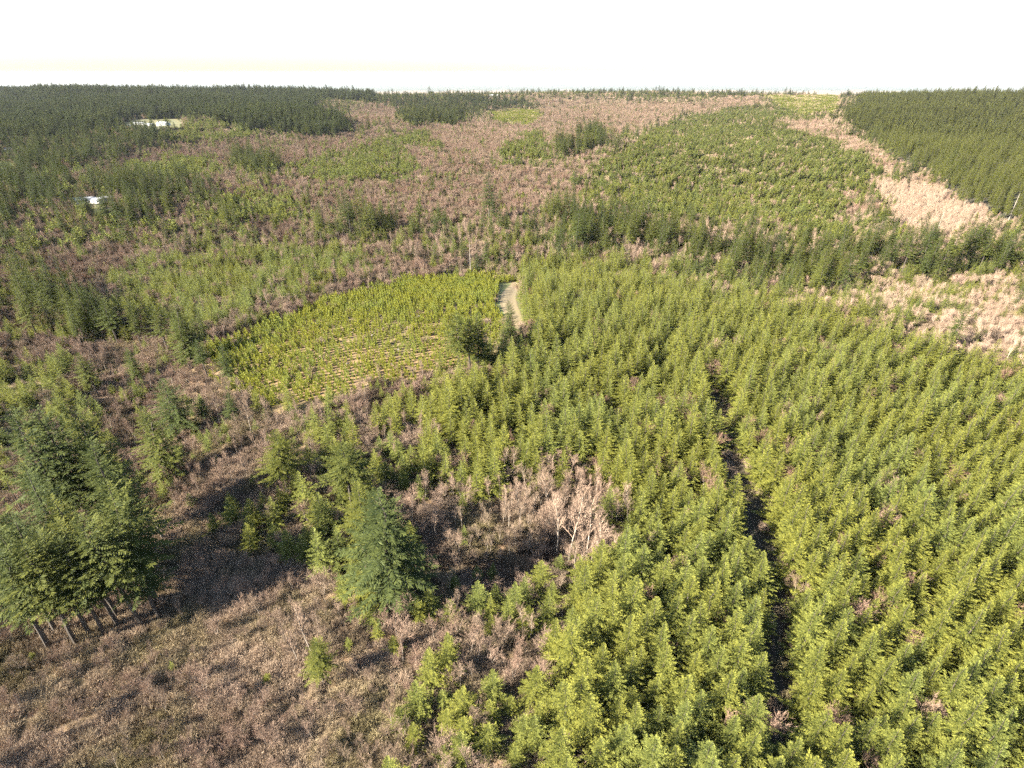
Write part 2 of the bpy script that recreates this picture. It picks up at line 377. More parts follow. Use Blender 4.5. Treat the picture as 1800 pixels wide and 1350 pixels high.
# ------------------------------------------------------------------ prototype trees: (joined mesh for the masses, trunk mesh, crown mesh), all one metre = one metre
def make_conifer(name, H, R0, seed, fol, bare, r, **kw):
    bt, bc, bj = Buf(), Buf(), Buf()
    conifer_trunk(bt, H, r, 0, seed); conifer_crown(bc, H, R0, seed, 0, bare=bare, **kw)
    conifer_trunk(bj, H, r, 1, seed); conifer_crown(bj, H, R0, seed, 0, bare=bare, **kw)
    return bj.mesh(name, [fol, M_BARK]), bt.mesh("trunk", [M_BARK]), bc.mesh("crown", [fol])
YOUNG = [make_conifer("young_conifer", 12, 2.5 + .25 * (i % 3), 10 + i, M_YOUNG, .03, .10, whorls=21 + i % 3, per=8, twigs=13, tw=.125, tl=.58, up=(-.02, .62), ragged=.2, shape=.95 + .06 * (i % 3), tight=.3, gap=.07) for i in range(6)]
YLOW = [make_conifer("young_conifer", 12, 2.6, 60 + i, M_YOUNG, .03, .10, whorls=13, per=6, twigs=4, tw=.30, tl=1.15, up=(.05, .85), ragged=.2, shape=.85) for i in range(4)]
FIR = [make_conifer("tall_fir", 32, 5.0 + .4 * (i % 3), 30 + i, M_FIR, (.16, .3, .22, .12, .34)[i % 5], .42, whorls=32, per=8, twigs=14, tw=.12, tl=1.1, up=(-.25, .55), ragged=.26, tight=.25, shape=.72, gap=.12) for i in range(5)] + [make_conifer("tall_fir", 32, 5.2, 97 + i, M_FIR, .44, .42, whorls=26, per=7, twigs=14, tw=.12, tl=1.15, up=(-.22, .6), ragged=.28, shape=.6, tight=.25, gap=.15) for i in range(2)]
FLOW = [make_conifer("tall_fir", 28, 4.6, 80 + i, M_FIR, .12, .35, whorls=18, per=6, twigs=5, tw=.28, tl=2.0, up=(-.15, .7), ragged=.25, shape=.8) for i in range(4)]
SAP = [make_conifer("sapling", 4, 1.05, 50 + i, M_SAP, .02, .05, whorls=11, per=6, twigs=4, tw=.28, tl=.5, up=(.25, 1.0), ragged=.2, shape=.8) for i in range(4)]
def make_bare(H, seed, **kw):
    bt, bc, bj = Buf(), Buf(), Buf()
    bare_tree(bt, bc, H, seed, **kw)
    kw2 = dict(kw); kw2['tmat'] = 1; bare_tree(bj, bj, H, seed, **kw2)
    return bj.mesh("bare_alder", [M_TWIG, M_PALE]), bt.mesh("trunk", [M_PALE]), bc.mesh("crown", [M_TWIG])
ALDER = [make_bare(13, 100 + i, spread=.20 + .04 * (i % 3), fine=1.25, tw=.05, trunk_r=.009) for i in range(5)]
BUSHY = [make_bare(8, 120 + i, spread=.40, stems=3, fine=1.05, tw=.05, trunk_r=.007) for i in range(4)]
BRUSH = []
for i in range(5):
    b = Buf(); brush(b, 2.6, 3.4, 210, 200 + i); BRUSH.append(b.mesh("brush", [M_BRUSH]))

# ------------------------------------------------------------------ tagging
def tag(o, label=None, cat=None, group=None, kind=None):
    if label: o["label"] = label
    if cat: o["category"] = cat
    if group: o["group"] = group
    if kind: o["kind"] = kind
    return o
def link(name, me, parent=None):
    o = bpy.data.objects.new(name, me); COL.objects.link(o)
    if parent is not None: o.parent = parent
    return o

# ------------------------------------------------------------------ ground sheet, finer near the camera, out to the horizon
ds = [-400, -200, -80, 0]
d = 20.0
while d < 34000: ds.append(d); d += max(1.6, d * (.011 if d < 6000 else .05))
ds.append(34000); ds = np.array(ds)
ts = np.linspace(-2.3, 2.3, 521)
wid = np.maximum(ds, 0) + 60
wid[:4] = (400, 300, 200, 120)
GX = wid[:, None] * ts[None, :]; GY = np.repeat(ds[:, None], len(ts), 1)
GZ = terrain(GX, GY)
nr, nc = GX.shape
me = bpy.data.meshes.new("ground")
idx = np.arange(nr * nc).reshape(nr, nc)
quads = np.stack([idx[:-1, :-1], idx[:-1, 1:], idx[1:, 1:], idx[1:, :-1]], -1).reshape(-1, 4)
me.vertices.add(nr * nc); me.vertices.foreach_set("co", np.stack([GX, GY, GZ], -1).ravel())
me.loops.add(len(quads) * 4); me.loops.foreach_set("vertex_index", quads.ravel().astype(np.int32))
me.polygons.add(len(quads)); me.polygons.foreach_set("loop_start", (np.arange(len(quads)) * 4).astype(np.int32))
me.polygons.foreach_set("loop_total", np.full(len(quads), 4, np.int32)); me.polygons.foreach_set("use_smooth", np.ones(len(quads), bool))
me.update(); me.validate()
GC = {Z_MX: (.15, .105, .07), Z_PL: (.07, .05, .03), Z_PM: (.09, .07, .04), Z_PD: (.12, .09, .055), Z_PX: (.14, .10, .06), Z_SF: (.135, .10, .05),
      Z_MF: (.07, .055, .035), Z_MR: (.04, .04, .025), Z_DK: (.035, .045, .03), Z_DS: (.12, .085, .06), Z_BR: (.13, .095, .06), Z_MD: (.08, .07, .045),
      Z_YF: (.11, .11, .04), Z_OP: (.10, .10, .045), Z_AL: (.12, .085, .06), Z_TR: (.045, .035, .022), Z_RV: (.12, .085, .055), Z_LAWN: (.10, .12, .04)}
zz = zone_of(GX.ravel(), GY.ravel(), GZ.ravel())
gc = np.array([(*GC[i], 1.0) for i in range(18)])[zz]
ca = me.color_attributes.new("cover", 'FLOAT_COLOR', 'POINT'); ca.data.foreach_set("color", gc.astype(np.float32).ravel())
M_GR, N, L = new_mat("forest_floor")
out = N.new("ShaderNodeOutputMaterial"); p = N.new("ShaderNodeBsdfPrincipled"); p.inputs['Roughness'].default_value = .95
at = N.new("ShaderNodeAttribute"); at.attribute_name = "cover"
tc = N.new("ShaderNodeTexCoord"); n1 = N.new("ShaderNodeTexNoise"); n1.inputs['Scale'].default_value = .45; n1.inputs['Detail'].default_value = 8; n1.inputs['Roughness'].default_value = .7
n2 = N.new("ShaderNodeTexNoise"); n2.inputs['Scale'].default_value = .03; n2.inputs['Detail'].default_value = 5
L.new(tc.outputs['Object'], n1.inputs[0]); L.new(tc.outputs['Object'], n2.inputs[0])
r1 = N.new("ShaderNodeValToRGB"); r1.color_ramp.elements[0].color = (.55, .55, .5, 1); r1.color_ramp.elements[1].color = (1.5, 1.45, 1.4, 1)
r1.color_ramp.elements[0].position = .35; r1.color_ramp.elements[1].position = .68; L.new(n1.outputs[0], r1.inputs[0])
r2 = N.new("ShaderNodeValToRGB"); r2.color_ramp.elements[0].color = (.85, .95, .8, 1); r2.color_ramp.elements[1].color = (1.15, 1.03, .95, 1)
r2.color_ramp.elements[0].position = .4; r2.color_ramp.elements[1].position = .6; L.new(n2.outputs[0], r2.inputs[0])
m1 = N.new("ShaderNodeMix"); m1.data_type = 'RGBA'; m1.blend_type = 'MULTIPLY'; m1.inputs[0].default_value = 1
m2 = N.new("ShaderNodeMix"); m2.data_type = 'RGBA'; m2.blend_type = 'MULTIPLY'; m2.inputs[0].default_value = 1
L.new(at.outputs['Color'], m1.inputs[6]); L.new(r1.outputs[0], m1.inputs[7]); L.new(m1.outputs[2], m2.inputs[6]); L.new(r2.outputs[0], m2.inputs[7])
L.new(m2.outputs[2], p.inputs[0])
bp = N.new("ShaderNodeBump"); bp.inputs['Strength'].default_value = .8; bp.inputs['Distance'].default_value = .6; L.new(n1.outputs[0], bp.inputs['Height']); L.new(bp.outputs[0], p.inputs['Normal'])
L.new(p.outputs[0], out.inputs[0])
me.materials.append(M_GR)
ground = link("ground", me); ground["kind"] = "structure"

# ------------------------------------------------------------------ roads and tracks
def ribbon(name, px, widths, mat, lift=.06, sub=10, kind="structure", cross=7, crown=.0):
    P = [np.array(unproject(*q)[:2]) for q in px]; out = []
    for i in range(len(P) - 1):
        a = P[max(i - 1, 0)]; b0 = P[i]; c = P[i + 1]; e = P[min(i + 2, len(P) - 1)]
        for k in range(sub):
            t = k / sub
            out.append((.5 * ((2 * b0) + (-a + c) * t + (2 * a - 5 * b0 + 4 * c - e) * t * t + (-a + 3 * b0 - 3 * c + e) * t ** 3), widths[i] + (widths[i + 1] - widths[i]) * t))
    out.append((P[-1], widths[-1])); V = []; F = []; acr = []
    for i, (q, w) in enumerate(out):
        dd = out[min(i + 1, len(out) - 1)][0] - out[max(i - 1, 0)][0]; dd /= np.linalg.norm(dd); s = np.array((dd[1], -dd[0]))
        for k in range(cross):
            t = k / (cross - 1) - .5; r = q + s * w * t
            edge = 1 if 0 < k < cross - 1 else 0
            V.append((r[0], r[1], float(terrain(*r)) + (lift + crown * (1 - abs(t) * 2) if edge else -.25))); acr.append(abs(t) * 2)
    for i in range(len(out) - 1):
        for k in range(cross - 1):
            a = i * cross + k; F.append((a, a + 1, a + cross + 1, a + cross))
    m = bpy.data.meshes.new(name); m.from_pydata(V, [], F); m.materials.append(mat)
    at_ = m.attributes.new("across", 'FLOAT', 'POINT'); at_.data.foreach_set("value", acr)
    o = link(name, m); o["kind"] = kind
    return o
def road_mat(name, base, rut, scale=1.2):
    m, N, L = new_mat(name)
    out = N.new("ShaderNodeOutputMaterial"); p = N.new("ShaderNodeBsdfPrincipled"); p.inputs['Roughness'].default_value = .9
    at = N.new("ShaderNodeAttribute"); at.attribute_name = "across"
    r = N.new("ShaderNodeValToRGB"); r.color_ramp.elements[0].color = (*base, 1); r.color_ramp.elements[0].position = .1
    e = r.color_ramp.elements.new(.42); e.color = (*rut, 1); e = r.color_ramp.elements.new(.6); e.color = (*rut, 1)
    r.color_ramp.elements[-1].color = (*base, 1); r.color_ramp.elements[-1].position = .85
    tc = N.new("ShaderNodeTexCoord"); no = N.new("ShaderNodeTexNoise"); no.inputs['Scale'].default_value = scale; no.inputs['Detail'].default_value = 7
    L.new(tc.outputs['Object'], no.inputs[0]); L.new(at.outputs['Fac'], r.inputs[0])
    r2 = N.new("ShaderNodeValToRGB"); r2.color_ramp.elements[0].color = (.7, .7, .7, 1); r2.color_ramp.elements[1].color = (1.2, 1.2, 1.2, 1); L.new(no.outputs[0], r2.inputs[0])
    m1 = N.new("ShaderNodeMix"); m1.data_type = 'RGBA'; m1.blend_type = 'MULTIPLY'; m1.inputs[0].default_value = 1
    L.new(r.outputs[0], m1.inputs[6]); L.new(r2.outputs[0], m1.inputs[7]); L.new(m1.outputs[2], p.inputs[0]); L.new(p.outputs[0], out.inputs[0]); return m
M_GRAVEL = road_mat("gravel", (.15, .115, .06), (.21, .165, .09)); M_MUD = road_mat("track_mud", (.035, .035, .016), (.06, .045, .03)); M_ASPH = road_mat("asphalt", (.05, .05, .055), (.06, .06, .065))
ribbon("gravel_road", [(930,478),(912,494),(898,512),(894,530),(902,552),(914,572),(918,592)], [7, 9, 12, 13, 12, 8, 5], M_GRAVEL, crown=.15)
ribbon("gravel_road", [(885,608),(872,626),(850,640),(820,652)], [4, 5, 5, 4], M_GRAVEL)
ribbon("forest_track", [(1240,688),(1262,740),(1292,840),(1323,930),(1353,1040),(1365,1130),(1372,1350)], [3.0] * 7, M_MUD)
ribbon("country_road", [(-260,275),(-60,279),(0,277),(28,272),(60,262)], [9, 8, 7, 7, 7], M_ASPH, lift=.25, sub=14)

# ------------------------------------------------------------------ planting
#            young: (prob,hmin,hmax,tint)   fir: (prob,hmin,hmax)   alder: (prob,hmin,hmax)   bushy   brush
T = {
 Z_MX: ((.36, 6, 14, .15), (.13, 15, 27), (.15, 8, 13), (.5, 4, 8), .85),
 Z_PL: ((.985, 12, 17.5, .5), (0, 0, 0), (.012, 9, 12), (.03, 7, 10), .12),
 Z_PM: ((.97, 7, 11, .2), (.0, 0, 0), (.02, 8, 11), (.04, 5, 8), .15),
 Z_PD: ((.86, 7, 12, .2), (.01, 14, 20), (.02, 8, 11), (.12, 4, 7), .5),
 Z_PX: ((.68, 6, 12.5, .45), (.0, 0, 0), (.12, 8, 11), (.32, 4, 8), .65),
 Z_SF: ((0, 0, 0, 0), (0, 0, 0), (0, 0, 0), (.0, 0, 0), .02),
 Z_MF: ((.45, 8, 14, .2), (.62, 18, 33), (.05, 9, 13), (.1, 4, 8), .4),
 Z_MR: ((.0, 0, 0, 0), (.93, 18, 28), (0, 0, 0), (0, 0, 0), .0),
 Z_DK: ((.2, 10, 16, 0), (.97, 22, 34), (.0, 9, 13), (.0, 4, 8), .1),
 Z_DS: ((.09, 4, 10, .15), (.015, 12, 22), (.17, 7, 11), (.55, 3.5, 7), .97),
 Z_BR: ((.035, 2, 5, .5), (.0, 0, 0), (.2, 4, 8), (.45, 3, 6), .95),
 Z_MD: ((.25, 8, 14, .0), (.40, 18, 31), (.15, 8, 13), (.25, 4, 8), .5),
 Z_YF: ((.25, 2, 4, .9), (.0, 0, 0), (.0, 0, 0), (.05, 3, 5), .2),
 Z_OP: ((.02, 4, 8, .2), (.02, 14, 22), (0, 0, 0), (0, 0, 0), .0),
 Z_AL: ((.03, 5, 9, .3), (0, 0, 0), (.85, 10, 14), (.35, 5, 8), .9),
 Z_TR: ((0, 0, 0, 0), (0, 0, 0), (0, 0, 0), (0, 0, 0), .12),
 Z_RV: ((.05, 4, 9, .1), (.0, 0, 0), (.3, 6, 10.5), (.42, 3.5, 6), .95),
 Z_LAWN: ((0, 0, 0, 0), (0, 0, 0), (0, 0, 0), (0, 0, 0), .0),
}
BANDS = [(38, 170), (170, 350), (350, 700), (700, 1300), (1300, 2500), (2500, 4100)]
def grid(sp, d0, d1, jit, rot=.35):
    xm = d1 * 1.25 + 60
    n = int(2 * xm / sp) + 2; m = int((d1 + 60) / sp) + 2
    c, s = math.cos(rot), math.sin(rot)
    ext = int((xm + d1) * 1.2 / sp)
    i, j = np.meshgrid(np.arange(-ext, ext), np.arange(-ext, ext))
    a = (i + .5 * (j % 2)) * sp; b = j * sp * .866
    x = (a * c - b * s).ravel(); y = (a * s + b * c).ravel() + d1 * .5
    k = (y > d0 * .6) & (y < d1 * 1.02) & (np.abs(x) < xm); x, y = x[k], y[k]
    x = x + rng.uniform(-jit, jit, len(x)) * sp; y = y + rng.uniform(-jit, jit, len(x)) * sp
    dd = np.hypot(x * .35, y)
    k = (dd >= d0) & (dd < d1); x, y = x[k], y[k]
    z = terrain(x, y); u, v, Z = project(x, y, z)
    k = (u > -160) & (u < 1960) & (v < 1500) & (Z > 20)
    return x[k], y[k], z[k]
reserved = []                                                   # feet of the trees placed one by one: (x, y, r)
def clear(x, y):
    k = np.ones(len(x), bool)
    for rx, ry, rr in reserved: k &= (x - rx) ** 2 + (y - ry) ** 2 > rr * rr
    return k

# one-by-one firs: tip pixel, row of the foot, label
L_FIRS = [
 (175,845,1060,"pointed tall fir at the right edge of the big left clump"),
 (205,925,1085,"fir at the lower right corner of the big left clump, above the bare trunks"),
 (120,718,945,"tall fir at the top of the big left clump, beside the shaded ravine"),
 (66,716,950,"second highest fir of the big left clump, left of the topmost one"),
 (20,722,965,"tall fir cut by the left picture edge, highest in the left clump"),
 (150,772,990,"dark fir behind the pointed one in the big left clump"),
 (82,868,1040,"light green fir in the middle of the big left clump"),
 (40,820,1010,"fir in the left clump just above the gap with the bare poles"),
 (115,905,1085,"fir in the middle of the left clump in front of the light green one"),
 (56,938,1117,"fir with a long bare trunk, third trunk from the right under the left clump"),
 (120,933,1098,"fir with a bare trunk, rightmost trunk under the left clump"),
 (92,950,1118,"fir with the thickest bare trunk in the lower left clump"),
 (-10,935,1112,"fir with a leaning bare trunk at the left side of the lower left clump"),
 (28,955,1134,"fir with the lowest bare trunk under the left clump"),
 (-25,965,1140,"fir whose bare trunk stands nearest the lower left corner"),
 (-30,870,1060,"fir on the left picture edge, below the gap with bare poles"),
 (10,905,1085,"dark fir near the left picture edge, above the bare trunks"),
 (150,900,1100,"fir between the pointed fir and the bare trunks of the left clump"),
 (253,717,845,"large dark fir standing alone over the shaded ravine left of centre"),
 (286,664,770,"dark bushy fir behind the large lone one above the ravine"),
 (478,757,868,"single bright green fir standing free in brown brush"),
 (598,776,892,"broad fir right of the single one that stands free in brown brush"),
 (662,852,1062,"tallest dark fir of the lower middle, casting its shadow over the bowl"),
 (626,846,965,"slim light green fir touching the tallest one of the lower middle"),
 (700,905,1050,"dark fir on the right flank of the tallest one, beside the bowl"),
 (676,812,858,"small dark fir above the tallest one of the lower middle"),
 (801,548,662,"grey thin fir at the lower right corner of the sapling field"),
 (838,548,648,"dense dark fir beside the grey one at the corner of the sapling field"),
 (822,560,655,"dark fir between the grey and the dense one by the sapling field"),
 (886,572,628,"short dark green fir at the foot of the gravel road"),
 (945,556,618,"fir right of the gravel road, at the edge of the plantation"),
 (916,575,618,"small fir between the road foot and the plantation edge"),
 (40,485,555,"dark fir left of the mid left group, above the bare thicket"),
 (75,492,560,"second fir of the mid left group from the left"),
 (100,498,578,"third fir of the mid left group, in its middle"),
 (128,495,588,"tallest fir of the mid left group"),
 (148,508,590,"fir at the shaded back of the mid left group"),
 (178,527,606,"last fir on the right of the mid left group, before the dark hollow"),
 (270,541,622,"left fir of the three tall ones at the left tip of the sapling field"),
 (296,528,648,"tallest fir of the three at the left tip of the sapling field"),
 (318,552,640,"right fir of the three at the left tip of the sapling field"),
 (224,610,668,"lone fir on brown ground below the mid left group"),
 (140,618,692,"slender fir at the right edge of the young stand on the left"),
 (345,598,662,"fir just below the left tip of the sapling field"),
 (385,600,668,"fir touching the left tip of the sapling field"),
 (350,700,752,"small dark fir right of the ravine firs"),
 (400,690,748,"small fir among bare trees below the sapling field"),
 (548,1125,1205,"small bright fir at the bottom edge among brown brush"),
 (855,418,470,"fir just right of the dead pole at the top of the sapling field"),
 (893,408,466,"fir left of the hilltop road end"),
 (838,440,478,"low dark fir at the foot of the dead pole"),
 (985,400,455,"dark fir behind the hilltop, left of the long belt"),
 (1215,352,400,"single fir over the far plantation"),
 (735,348,402,"dark fir in the pink thicket, left of the far middle group"),
 (770,364,405,"small black fir in the far pink thicket"),
 (858,300,392,"tallest fir of the far middle group in the pink thicket"),
 (866,338,398,"fir in front of the tallest one in the far middle group"),
 (1280,262,296,"isolated fir on the far plantation"),
 (1605,395,440,"fir left of the pale alders near the far stand"),
 (1462,455,525,"last fir at the right end of the dark hollow behind the plantation"),
 (1740,400,446,"fir at the right corner below the old stand"),
]
fixed_firs = []
for ua, va, vb, lab in L_FIRS:
    ub = foot(ua, va, vb); x, y, z, h = height_for(ub, vb, va)
    fixed_firs.append((x, y, z, h, lab)); reserved.append((x, y, 2.2 if vb > 700 else 3.5))
L_ALD = [
 (700,868,930,"pale bare tree right of the tallest fir, at the edge of the bowl"),
 (1010,842,985,"tallest pale bare alder at the centre of the bowl's alder stand"),
 (985,850,975,"pale alder left of the tallest one in the bowl's stand"),
 (965,815,900,"reddish bare alder at the top of the bowl's stand"),
 (1040,865,985,"pale alder right of the tallest one in the bowl's stand"),
 (1065,905,990,"bare alder at the right edge of the bowl's stand"),
 (525,1062,1150,"white bare tree near the bottom edge, left of the brown slope"),
 (505,1100,1165,"low forked white tree at the bottom edge, left of the small fir"),
 (425,700,760,"pale bare tree standing below the left end of the sapling field"),
 (462,690,745,"thin pale bare tree just under the sapling field"),
 (370,690,745,"spreading bare tree on the slope right of the ravine firs"),
 (1702,548,605,"white barked bare tree, leftmost of the group in the right clearing"),
 (1725,556,592,"leaning white bare tree, second in the right clearing"),
 (1745,568,600,"white bare tree, third in the right clearing"),
 (1648,550,575,"small white bare tree left of the group in the right clearing"),
 (1790,590,640,"bare tree at the right picture edge in the clearing"),
]
fixed_alders = []
for ua, va, vb, lab in L_ALD:
    ub = foot(ua, va, vb); x, y, z, h = height_for(ub, vb, va)
    fixed_alders.append((x, y, z, h, lab)); reserved.append((x, y, 1.5))

acc = {k: [] for k in ("young", "fir", "alder", "bushy", "sapling", "brush")}
def put(kind, x, y, z, h, w, tint, zone, D):
    acc[kind].append(np.stack([x, y, z, h, w, tint, zone, D], -1))
F_S = [1, 1, 1, 1.25, 1.7, 2.7]
F_H = [1, 1, 1, 1.05, 1.15, 1.4]
F_W = [1, 1, 1.05, 1.25, 1.55, 2.3]
for bi, (d0, d1) in enumerate(BANDS):
    for kind, sp, col, jit, rot in (("young", 5.5, 0, .28, .55), ("fir", 8.2, 1, .33, -.5), ("alder", 3.5, 2, .45, .1), ("bushy", 4.6, 3, .45, .9)):
        if bi == 5 and kind in ("alder",): continue
        x, y, z = grid(sp * F_S[bi], d0, d1, jit, rot); zo = zone_of(x, y, z)
        tab = np.array([T[i][col][:3] for i in range(18)])[zo]
        pr = tab[:, 0].copy()
        nz = wave(x, y, 28 if kind != "fir" else 60, 21)
        mixed = (pr > .02) & (pr < .8)
        pr = np.where(mixed, pr * np.clip(1 + 1.1 * nz * (1 if kind in ("young", "fir") else -1), 0, 2.4), pr)
        if kind == "young":
            cl = wave(x, y, 55 if d0 < 600 else 110, 61) + .6 * wave(x, y, 140 if d0 < 600 else 330, 62)
            pr = np.where(((zo == Z_DS) | (zo == Z_RV)) & (cl > .75), .65, pr)
            pr = np.where(((zo == Z_PD) | (zo == Z_PM)) & (cl < -.9), .15, pr)
            pr = np.where((zo == Z_MD) & (cl < -.6), .1, pr)
        if kind == "young":                                     # gaps in the planting
            pr = np.where((zo == Z_PL) & (wave(x, y, 17, 33) > 1.25), pr * .15, pr)
        if kind == "bushy":
            pr = np.where((zo == Z_PL) & (wave(x, y, 17, 33) > 1.15), .5, pr)
        k = (rng.random(len(x)) < pr) & clear(x, y); x, y, z, zo, tab = x[k], y[k], z[k], zo[k], tab[k]
        h = (tab[:, 1] + (tab[:, 2] - tab[:, 1]) * np.clip(rng.normal(.5, .33, len(x)), -.1, 1.3)) * F_H[bi]
        if kind in ("young", "fir"): h = h * (1 + (.10 if bi < 3 else .2) * wave(x, y, 45, 77))
        ref = {"young": 12, "fir": 32, "alder": 13, "bushy": 8}[kind]
        w = h / ref / F_H[bi] * F_W[bi] * rng.uniform(.85, 1.2, len(x))
        if kind == "young": w = w * 1.38
        if kind == "fir": w = np.where(zo == Z_MR, w * .74, w)
        if kind == "alder": w = w * .8
        if kind == "fir" and bi >= 4: w *= 1.1
        ti = np.array([T[i][0][3] for i in range(18)])[zo] if kind in ("young",) else np.where(zo == Z_PL, .6, np.where((zo == Z_DS) & (bi >= 2), .45, .0))
        if kind == "fir": ti = np.where(zo == Z_MR, .7, np.where(zo == Z_DK, -.3, np.where(zo == Z_MD, -.15, .15)))
        ti = ti + .22 * wave(x, y, 90, 44) - (.3 if bi >= 3 and kind == 'young' else .12)
        put(kind, x, y, z, h / ref, w, ti, zo, np.hypot(x, y))
    sp = (2.0, 3.0, 4.6, 8, 14, 26)[bi]; s = (1, 1.35, 2.0, 3.2, 5, 8)[bi]
    x, y, z = grid(sp, d0, d1, .5, .2); zo = zone_of(x, y, z)
    pr = np.array([T[i][4] for i in range(18)])[zo]
    pr = np.where(pr > .3, pr * np.clip(1.15 + .5 * wave(x, y, 9, 8), .2, 1.3), pr)
    k = (rng.random(len(x)) < pr); x, y, z, zo = x[k], y[k], z[k], zo[k]
    hz = (1, 1.15, 1.4, 1.9, 2.4, 3.2)[bi] * rng.uniform(.6, 1.25, len(x)) * np.where(zo == Z_DS, 1.15, .9)
    put("brush", x, y, z, hz, s * rng.uniform(.8, 1.25, len(x)), np.where(zo == Z_DS, .7, np.where(zo == Z_AL, .6, np.where(zo == Z_BR, -.15, .1))) + .3 * wave(x, y, 30, 9), zo, np.hypot(x, y))
# saplings in rows across the field, and far yellow fields
x, y, z = grid(2.85, 190, 400, .12, .25); zo = zone_of(x, y, z); k = (zo == Z_SF) & (rng.random(len(x)) < .93) & clear(x, y)
x, y, z, zo = x[k], y[k], z[k], zo[k]
u, v, _ = project(x, y, z)
size = 0.75 + .35 * smooth(620, 480, v) + .35 * smooth(620, 380, u)
h = size * rng.uniform(.75, 1.25, len(x))
put("sapling", x, y, z, h, h * rng.uniform(.9, 1.25, len(x)), .3 + .3 * wave(x, y, 40, 3), zo, np.hypot(x, y))
x, y, z = grid(7.5, 1200, 3500, .3, .4); zo = zone_of(x, y, z); k = (zo == Z_YF)
x, y, z, zo = x[k], y[k], z[k], zo[k]
put("sapling", x, y, z, rng.uniform(1.2, 1.7, len(x)), rng.uniform(2.0, 2.6, len(x)), np.zeros(len(x)) + .1, zo, np.hypot(x, y))

# ------------------------------------------------------------------ masses: one object per kind beyond its 300 largest
def mass(name, meshes, pts, label, cat=None, group=None):
    x, y, z, h, w, tint, idx = pts
    n = len(x)
    cname = name + " forms"
    c = bpy.data.collections.new(cname)
    for i, me_ in enumerate(meshes):
        o = bpy.data.objects.new("%s_%02d" % (name, i), me_); c.objects.link(o)
    m = bpy.data.meshes.new(name); m.vertices.add(n)
    m.vertices.foreach_set("co", np.stack([x, y, z - .1], -1).ravel())
    def A(nm, ty, arr, key="value"):
        a = m.attributes.new(nm, ty, 'POINT'); a.data.foreach_set(key, arr)
    A("rot", 'FLOAT_VECTOR', np.stack([rng.normal(0, .03, n), rng.normal(0, .03, n), rng.uniform(0, 6.283, n)], -1).ravel().astype(np.float32), "vector")
    A("scl", 'FLOAT_VECTOR', np.stack([w, w, h], -1).ravel().astype(np.float32), "vector")
    A("tint", 'FLOAT', tint.astype(np.float32)); A("form", 'INT', idx.astype(np.int32))
    o = link(name, m)
    g = bpy.data.node_groups.new(name, 'GeometryNodeTree'); g.is_modifier = True
    g.interface.new_socket("Geometry", in_out='INPUT', socket_type='NodeSocketGeometry'); g.interface.new_socket("Geometry", in_out='OUTPUT', socket_type='NodeSocketGeometry')
    N, L = g.nodes, g.links
    gi, go = N.new("NodeGroupInput"), N.new("NodeGroupOutput")
    ci = N.new("GeometryNodeCollectionInfo"); ci.inputs['Collection'].default_value = c; ci.inputs['Separate Children'].default_value = True; ci.inputs['Reset Children'].default_value = True
    ip = N.new("GeometryNodeInstanceOnPoints"); ip.inputs['Pick Instance'].default_value = True
    def NA(nm, ty):
        q = N.new("GeometryNodeInputNamedAttribute"); q.data_type = ty; q.inputs['Name'].default_value = nm; return q.outputs[0]
    L.new(gi.outputs[0], ip.inputs['Points']); L.new(ci.outputs[0], ip.inputs['Instance'])
    L.new(NA("form", 'INT'), ip.inputs['Instance Index']); L.new(NA("scl", 'FLOAT_VECTOR'), ip.inputs['Scale'])
    er = N.new("FunctionNodeEulerToRotation"); L.new(NA("rot", 'FLOAT_VECTOR'), er.inputs[0]); L.new(er.outputs[0], ip.inputs['Rotation'])
    L.new(ip.outputs[0], go.inputs[0])
    md = o.modifiers.new("planting", 'NODES'); md.node_group = g
    o["kind"] = "stuff"; o["label"] = label
    if cat: o["category"] = cat
    return o

def where(zone, u, v):
    """words for the stand a tree belongs to"""
    if zone == Z_PL:
        if u > 1650 and v > 980: return "in the lower right corner"
        if u > 1250 + (v - 700) * .25: return "right of the dark track" if v > 800 else "upper slope right of the dark track"
        if u < 720: return "in the strip beside the tallest fir"
        if v < 640: return "on the hilltop right of the gravel road"
        if v > 1050: return "near the bottom edge left of the dark track"
        return "in the block left of the dark track" if u > 1050 else "in the block above the bare alder bowl"
    if zone == Z_PM: return "in the young stand on the left below the bare thicket" if v > 600 else "in the young stand beyond the sapling field"
    if zone == Z_PX:
        if v > 1040: return "at the bottom edge left of the plantation"
        if u < 520: return "in the shade of the left fir clump"
        if u > 1300: return "in the clearing behind the plantation, on the right"
        return "among bare trees below the sapling field"
    if zone == Z_BR: return "in the brown brush of the lower left" if v < 1180 or u > 1 else "in the brush"
    if zone == Z_RV: return "in the bowl beside the tallest fir" if u > 600 else "in the ravine left of the sapling field"
    if zone == Z_AL: return "in the alder stand of the bowl" if v > 600 else "in the pale stand by the far old forest"
    if zone == Z_DS:
        if u < 300: return "in the pink thicket at the left edge"
        if u > 1300: return "in the bare clearing at the right edge"
        return "in the thicket under the sapling field" if v > 600 else "in the thicket beyond the sapling field"
    if zone == Z_MF: return "in the tall belt behind the plantation hill" if u > 1100 else "behind the hilltop, left of the tall belt"
    if zone == Z_MR: return "in the old even stand at the upper right"
    if zone == Z_SF: return "in the bright sapling field"
    if zone == Z_MD: return "in the dark mixed wood at the upper left"
    if zone == Z_DK: return "in the far dark forest"
    if u < 600: return "in the mixed wood on the left" if v > 400 else "in the far mixed wood on the left"
    return "in the mixed wood beyond the hilltop" if u < 1200 else "in the mixed wood on the right"

